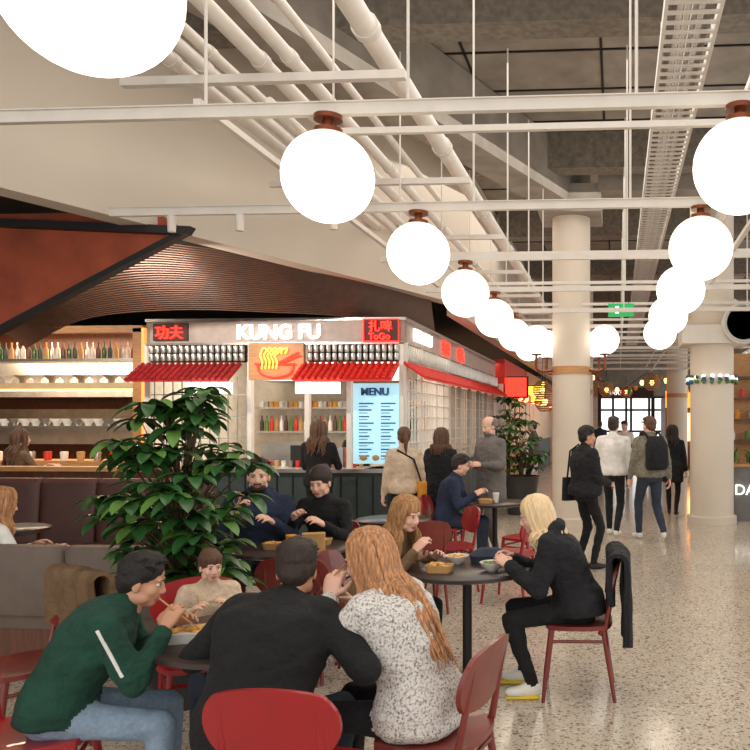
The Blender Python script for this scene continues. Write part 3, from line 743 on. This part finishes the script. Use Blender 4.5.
# ------------------------------------------------------------ people placement
def boyx(g,H,sp,fx):
    sh,el,wp=ARM[1]; d=(el-sh).normalized(); n=(V((1,-.35,.25))-d*V((1,-.35,.25)).dot(d)).normalized(); sd=d.cross(n)
    c=[]
    for t in (.0,.2,.4,.6,.8):
        p=sh.lerp(el,t)+n*(.0545-.012*t)*1.22; c.append((p,sd*.008,n*.006))
    g.loft(c,whitec,n=10)
person('boy_in_green_sweater',-2.24,2.95,-66,s=.90,sit=True,lean=35,top=green,bot=denim,shoe=shoew,skin=skinB,hair=hblack,bulk=1.22,
  hands={-1:(-.16,.46,.88),1:(.10,.44,.93)},hp=16,voxel=.012,hy=-5,wr=.009,extra=boyx,sticks=1)
person('man_in_black_sweater',-1.34,2.76,-8,s=.96,sit=True,lean=31,top=blackc,bot=denimd,skin=skinB,hair=hdark,bulk=1.36,
  hands={-1:(-.24,.38,.80),1:(.26,.36,.82)},poles={-1:(-.9,-.4,-.7),1:(.9,-.4,-.7)},hp=14,hy=20,voxel=.012,wr=.009,beard=True)
person('woman_in_tweed_jacket',-.78,3.04,74,s=.97,sit=True,lean=25,fem=True,top=MT['tweed'],bot=blackc,skin=skinA,hair=hginger,style='long',hlen=.40,bulk=1.3,hem=-.1,
  hands={-1:(-.10,.38,1.0),1:(.12,.42,.92)},hp=16,hy=8,voxel=.012,hairdir=(.08,-.6,-1),wr=.009,sticks=-1)
person('young_girl_eating',-2.12,3.88,-143,s=.66,sit=True,lean=8,fem=True,top=beige,bot=denimd,skin=skinA,hair=hbrown,style='bun',bulk=1.15,
  hands={-1:(-.10,.30,1.14),1:(.16,.32,1.14)},hp=8,hy=10,voxel=.014,sticks=1)
person('woman_with_honey_hair',-1.62,4.95,-100,s=.94,sit=True,lean=28,fem=True,top=tan,bot=blackc,skin=skinA,hair=hhoney,style='long',hlen=.28,bulk=1.15,
  hands={-1:(-.15,.42,.84),1:(.12,.40,.92)},hp=14,hy=-16,voxel=.014,hairdir=(0,-.1,-1))
def accent(g,H,sp,fx):
    for q in((-.12,.30),(.16,.36)): g.loft([(V((q[0],q[1]-.05,.012)),V((.045,0,0)),V((0,.0,.011))),(V((q[0]*1.05,q[1]+.16,.012)),V((.04,0,0)),V((0,0,.011)))],shoey,n=12,e=4)
person('woman_with_platinum_hair',-.24,4.8,94,s=.96,sit=True,lean=28,fem=True,top=blackp,bot=blackc,shoe=shoew,skin=skinA,hair=hplat,style='bob',bulk=1.4,
  hands={-1:(-.13,.44,.84),1:(.15,.44,.84)},hp=16,voxel=.013,hood=True,wr=.008,feet={-1:(-.12,.30,.095),1:(.16,.36,.095)},extra=accent)
person('bearded_man_in_hoodie',-2.90,6.1,-160,s=1.08,sit=True,lean=8,top=navy,bot=denimd,skin=skinA,hair=hdark,bulk=1.18,beard=True,hood=True,
  hands={-1:(-.12,.36,.84),1:(.14,.32,.92)},hp=4,voxel=.014,wr=.008,sticks=1)
person('woman_in_black_top',-2.40,6.3,176,s=1.02,sit=True,lean=14,fem=True,top=blackc,bot=blackc,skin=skinA,hair=hdark,style='bun',bulk=1.08,
  hands={-1:(-.13,.38,.86),1:(.12,.36,.9)},hp=16,voxel=.014)
person('woman_in_white_sweater',-4.36,5.0,-30,s=.9,sit=True,lean=14,fem=True,top=whitec,bot=denimd,skin=skinA,hair=hginger,style='long',
  hands={-1:(-.13,.42,.86),1:(.3,.40,.86)},hp=10,voxel=.018)
person('man_in_blue_jacket',-2.0,8.9,-85,s=1.0,sit=True,lean=15,top=navy,bot=denimd,skin=skinA,hair=hdark,bulk=1.2,hands={-1:(-.13,.38,.84),1:(.12,.36,.84)},hp=12,voxel=.018)
person('man_in_grey_coat',-1.60,9.7,140,s=1.03,top=greyc,bot=greyc,skin=skinA,hair=hgrey,style='balding',bulk=1.2,coat=.3,hands={-1:(-.12,.26,1.12),1:(.12,.26,1.12)},hp=15,voxel=.018,beard=True)
person('woman_in_beige_sweater',-2.55,9.1,25,s=.95,fem=True,top=beige,bot=blackc,skin=skinA,hair=hbrown,style='pony',bulk=1.15,voxel=.018,
  extra=lambda g,H,sp,fx:(g.loft([(V((.2,-.12,.82)),V((.05,0,0)),V((0,.12,0))),(V((.2,-.12,1.02)),V((.05,0,0)),V((0,.13,0)))],mustard,e=5),g.tube([(.2,-.1,1.0),(.1,-.13,1.3),(-.1,-.08,1.42)],.012,blackc,8)))
person('woman_in_black_coat',-2.2,9.5,-10,s=.94,fem=True,top=blackp,bot=blackc,hair=hbrown,style='bob',bulk=1.25,coat=.2,voxel=.018,hands={1:(.1,.25,1.1)})
person('customer_at_counter',-3.76,9.5,5,s=1.0,fem=True,top=blackc,bot=blackc,hair=hbrown,style='long',hlen=.22,bulk=1.1,voxel=.018,hands={-1:(-.1,.34,1.1),1:(.14,.34,1.1)})
person('kiosk_cook',-3.85,11.3,185,s=1.0,top=blackc,bot=blackc,hair=hblack,voxel=.018,hands={-1:(-.1,.3,1.1),1:(.14,.3,1.1)})
person('woman_on_bar_stool',-7.6,9.35,-30,s=.95,sit=True,seat=.76,fem=True,top=tan,bot=blackc,hair=hbrown,style='long',voxel=.018,feet={-1:(-.1,.3,.35),1:(.1,.3,.35)},hands={-1:(-.13,.38,1.15),1:(.13,.38,1.15)})
stool(-7.6,9.35)
def backpack(g,H,sp,fx):
    g.loft([(V((0,-.2,.98)),V((.13,0,0)),V((0,.07,0))),(V((0,-.22,1.05)),V((.155,0,0)),V((0,.1,0))),(V((0,-.21,1.32)),V((.15,0,0)),V((0,.09,0))),(V((0,-.18,1.44)),V((.1,0,0)),V((0,.05,0)))],blackp,e=3.5)
    g.loft([(V((0,-.31,1.02)),V((.11,0,0)),V((0,.04,0))),(V((0,-.31,1.2)),V((.11,0,0)),V((0,.03,0)))],blackc,e=4)
    for q in(-1,1): g.tube(bez([(q*.1,-.14,1.42),(q*.11,-.02,1.49),(q*.12,.12,1.4),(q*.13,.13,1.2),(q*.14,-.02,1.05)],12),.018,blackp,8)
def shoulderbag(g,H,sp,fx):
    g.loft([(V((-.24,-.03,.8)),V((.05,0,0)),V((0,.13,0))),(V((-.24,-.03,1.08)),V((.05,0,0)),V((0,.12,0)))],blackc,e=5)
    g.tube([(-.24,-.1,1.05),(-.17,-.1,1.4),(-.14,0,1.48),(-.19,.06,1.35),(-.24,.06,1.05)],.012,blackc,8)
person('person_in_black_jacket',-.37,8.8,-55,s=.96,fem=True,top=blackp,bot=blackc,skin=skinB,hair=hblack,style='short',bulk=1.4,voxel=.015,wr=.009,
   hands={-1:(-.22,.12,.86),1:(.12,.27,1.02)},hy=-20,extra=shoulderbag,feet={-1:(-.08,-.04,.085),1:(.1,.06,.085)})
person('man_in_white_shirt',-.06,11.4,-12,s=1.03,top=whitec,bot=blackc,hair=hdark,bulk=1.2,voxel=.018,shoe=shoew,feet={-1:(-.08,.12,.085),1:(.08,-.14,.1)})
person('man_with_backpack',.47,11.0,22,s=1.03,top=olive,bot=denimd,hair=hbrown,bulk=1.2,voxel=.018,shoe=shoew,extra=backpack,feet={-1:(-.08,.2,.085),1:(.09,-.24,.14)},hy=20,hands={-1:(-.26,.12,.84),1:(.27,-.05,.82)})
person('woman_in_dark_coat',1.0,14.0,-10,s=.95,fem=True,top=blackc,bot=blackc,hair=hblack,style='long',hlen=.2,bulk=1.2,coat=.3,voxel=.02,feet={-1:(-.08,.15,.085),1:(.08,-.15,.1)})
person('distant_shopper',.2,20,160,s=1.0,top=whitec,bot=blackc,voxel=.022); person('distant_shopper',-1.9,17.5,100,s=1.0,top=greyc,bot=blackc,voxel=.022)
person('distant_shopper',-.6,27,10,s=1.0,top=navy,bot=blackc,voxel=.022); person('distant_shopper',.9,23,190,s=1.0,top=tan,bot=denimd,voxel=.022)
# ------------------------------------------------------------ lights
def area(name,loc,rot,size,energy,col):
    l=bpy.data.lights.new(name,'AREA'); l.shape='RECTANGLE'; l.size=size[0]; l.size_y=size[1]; l.energy=energy; l.color=col
    o=bpy.data.objects.new(name,l); SC.collection.objects.link(o); o.location=loc; o.rotation_euler=[math.radians(a) for a in rot]; return o
area('kiosk_ceiling_light',(-4.5,11.5,2.95),(0,0,0),(3,2),120,(1,.9,.76))
area('kitchen_ceiling_light',(-9,12.2,3.2),(0,0,0),(3.5,1),200,(1,.76,.52))
area('hall_overhead_light',(-.5,9,5.3),(0,0,0),(5,14),400,(1,.94,.87))  # overhead area light below the closed ceiling slab
area('stall_ceiling_light',(-3.6,24,3.1),(0,0,0),(1.5,12),150,(1,.82,.64))
area('added_fill',(-5.4,7.7,3.3),(72,0,0),(1.6,.2),80,(1,.9,.8))  # added fill light, brightens the shaded kiosk front; no fixture modelled
area('added_fill',(-8.8,8.8,3.5),(50,0,0),(2.6,.2),70,(1,.84,.68))  # second added fill light, aimed at the kitchen counter
w=bpy.data.worlds.new('sky'); SC.world=w; w.use_nodes=True; b=w.node_tree.nodes['Background']; b.inputs[0].default_value=(1,.985,.96,1); b.inputs[1].default_value=1.45
# ------------------------------------------------------------ camera
c=bpy.data.cameras.new('cam'); o=bpy.data.objects.new('camera',c); SC.collection.objects.link(o); SC.camera=o
o.location=(0,0,1.68); o.rotation_euler=(math.pi/2,0,math.radians(3.5)); c.sensor_width=36; c.lens=36.96; c.shift_x=-195/750; c.shift_y=47/750; c.clip_end=200
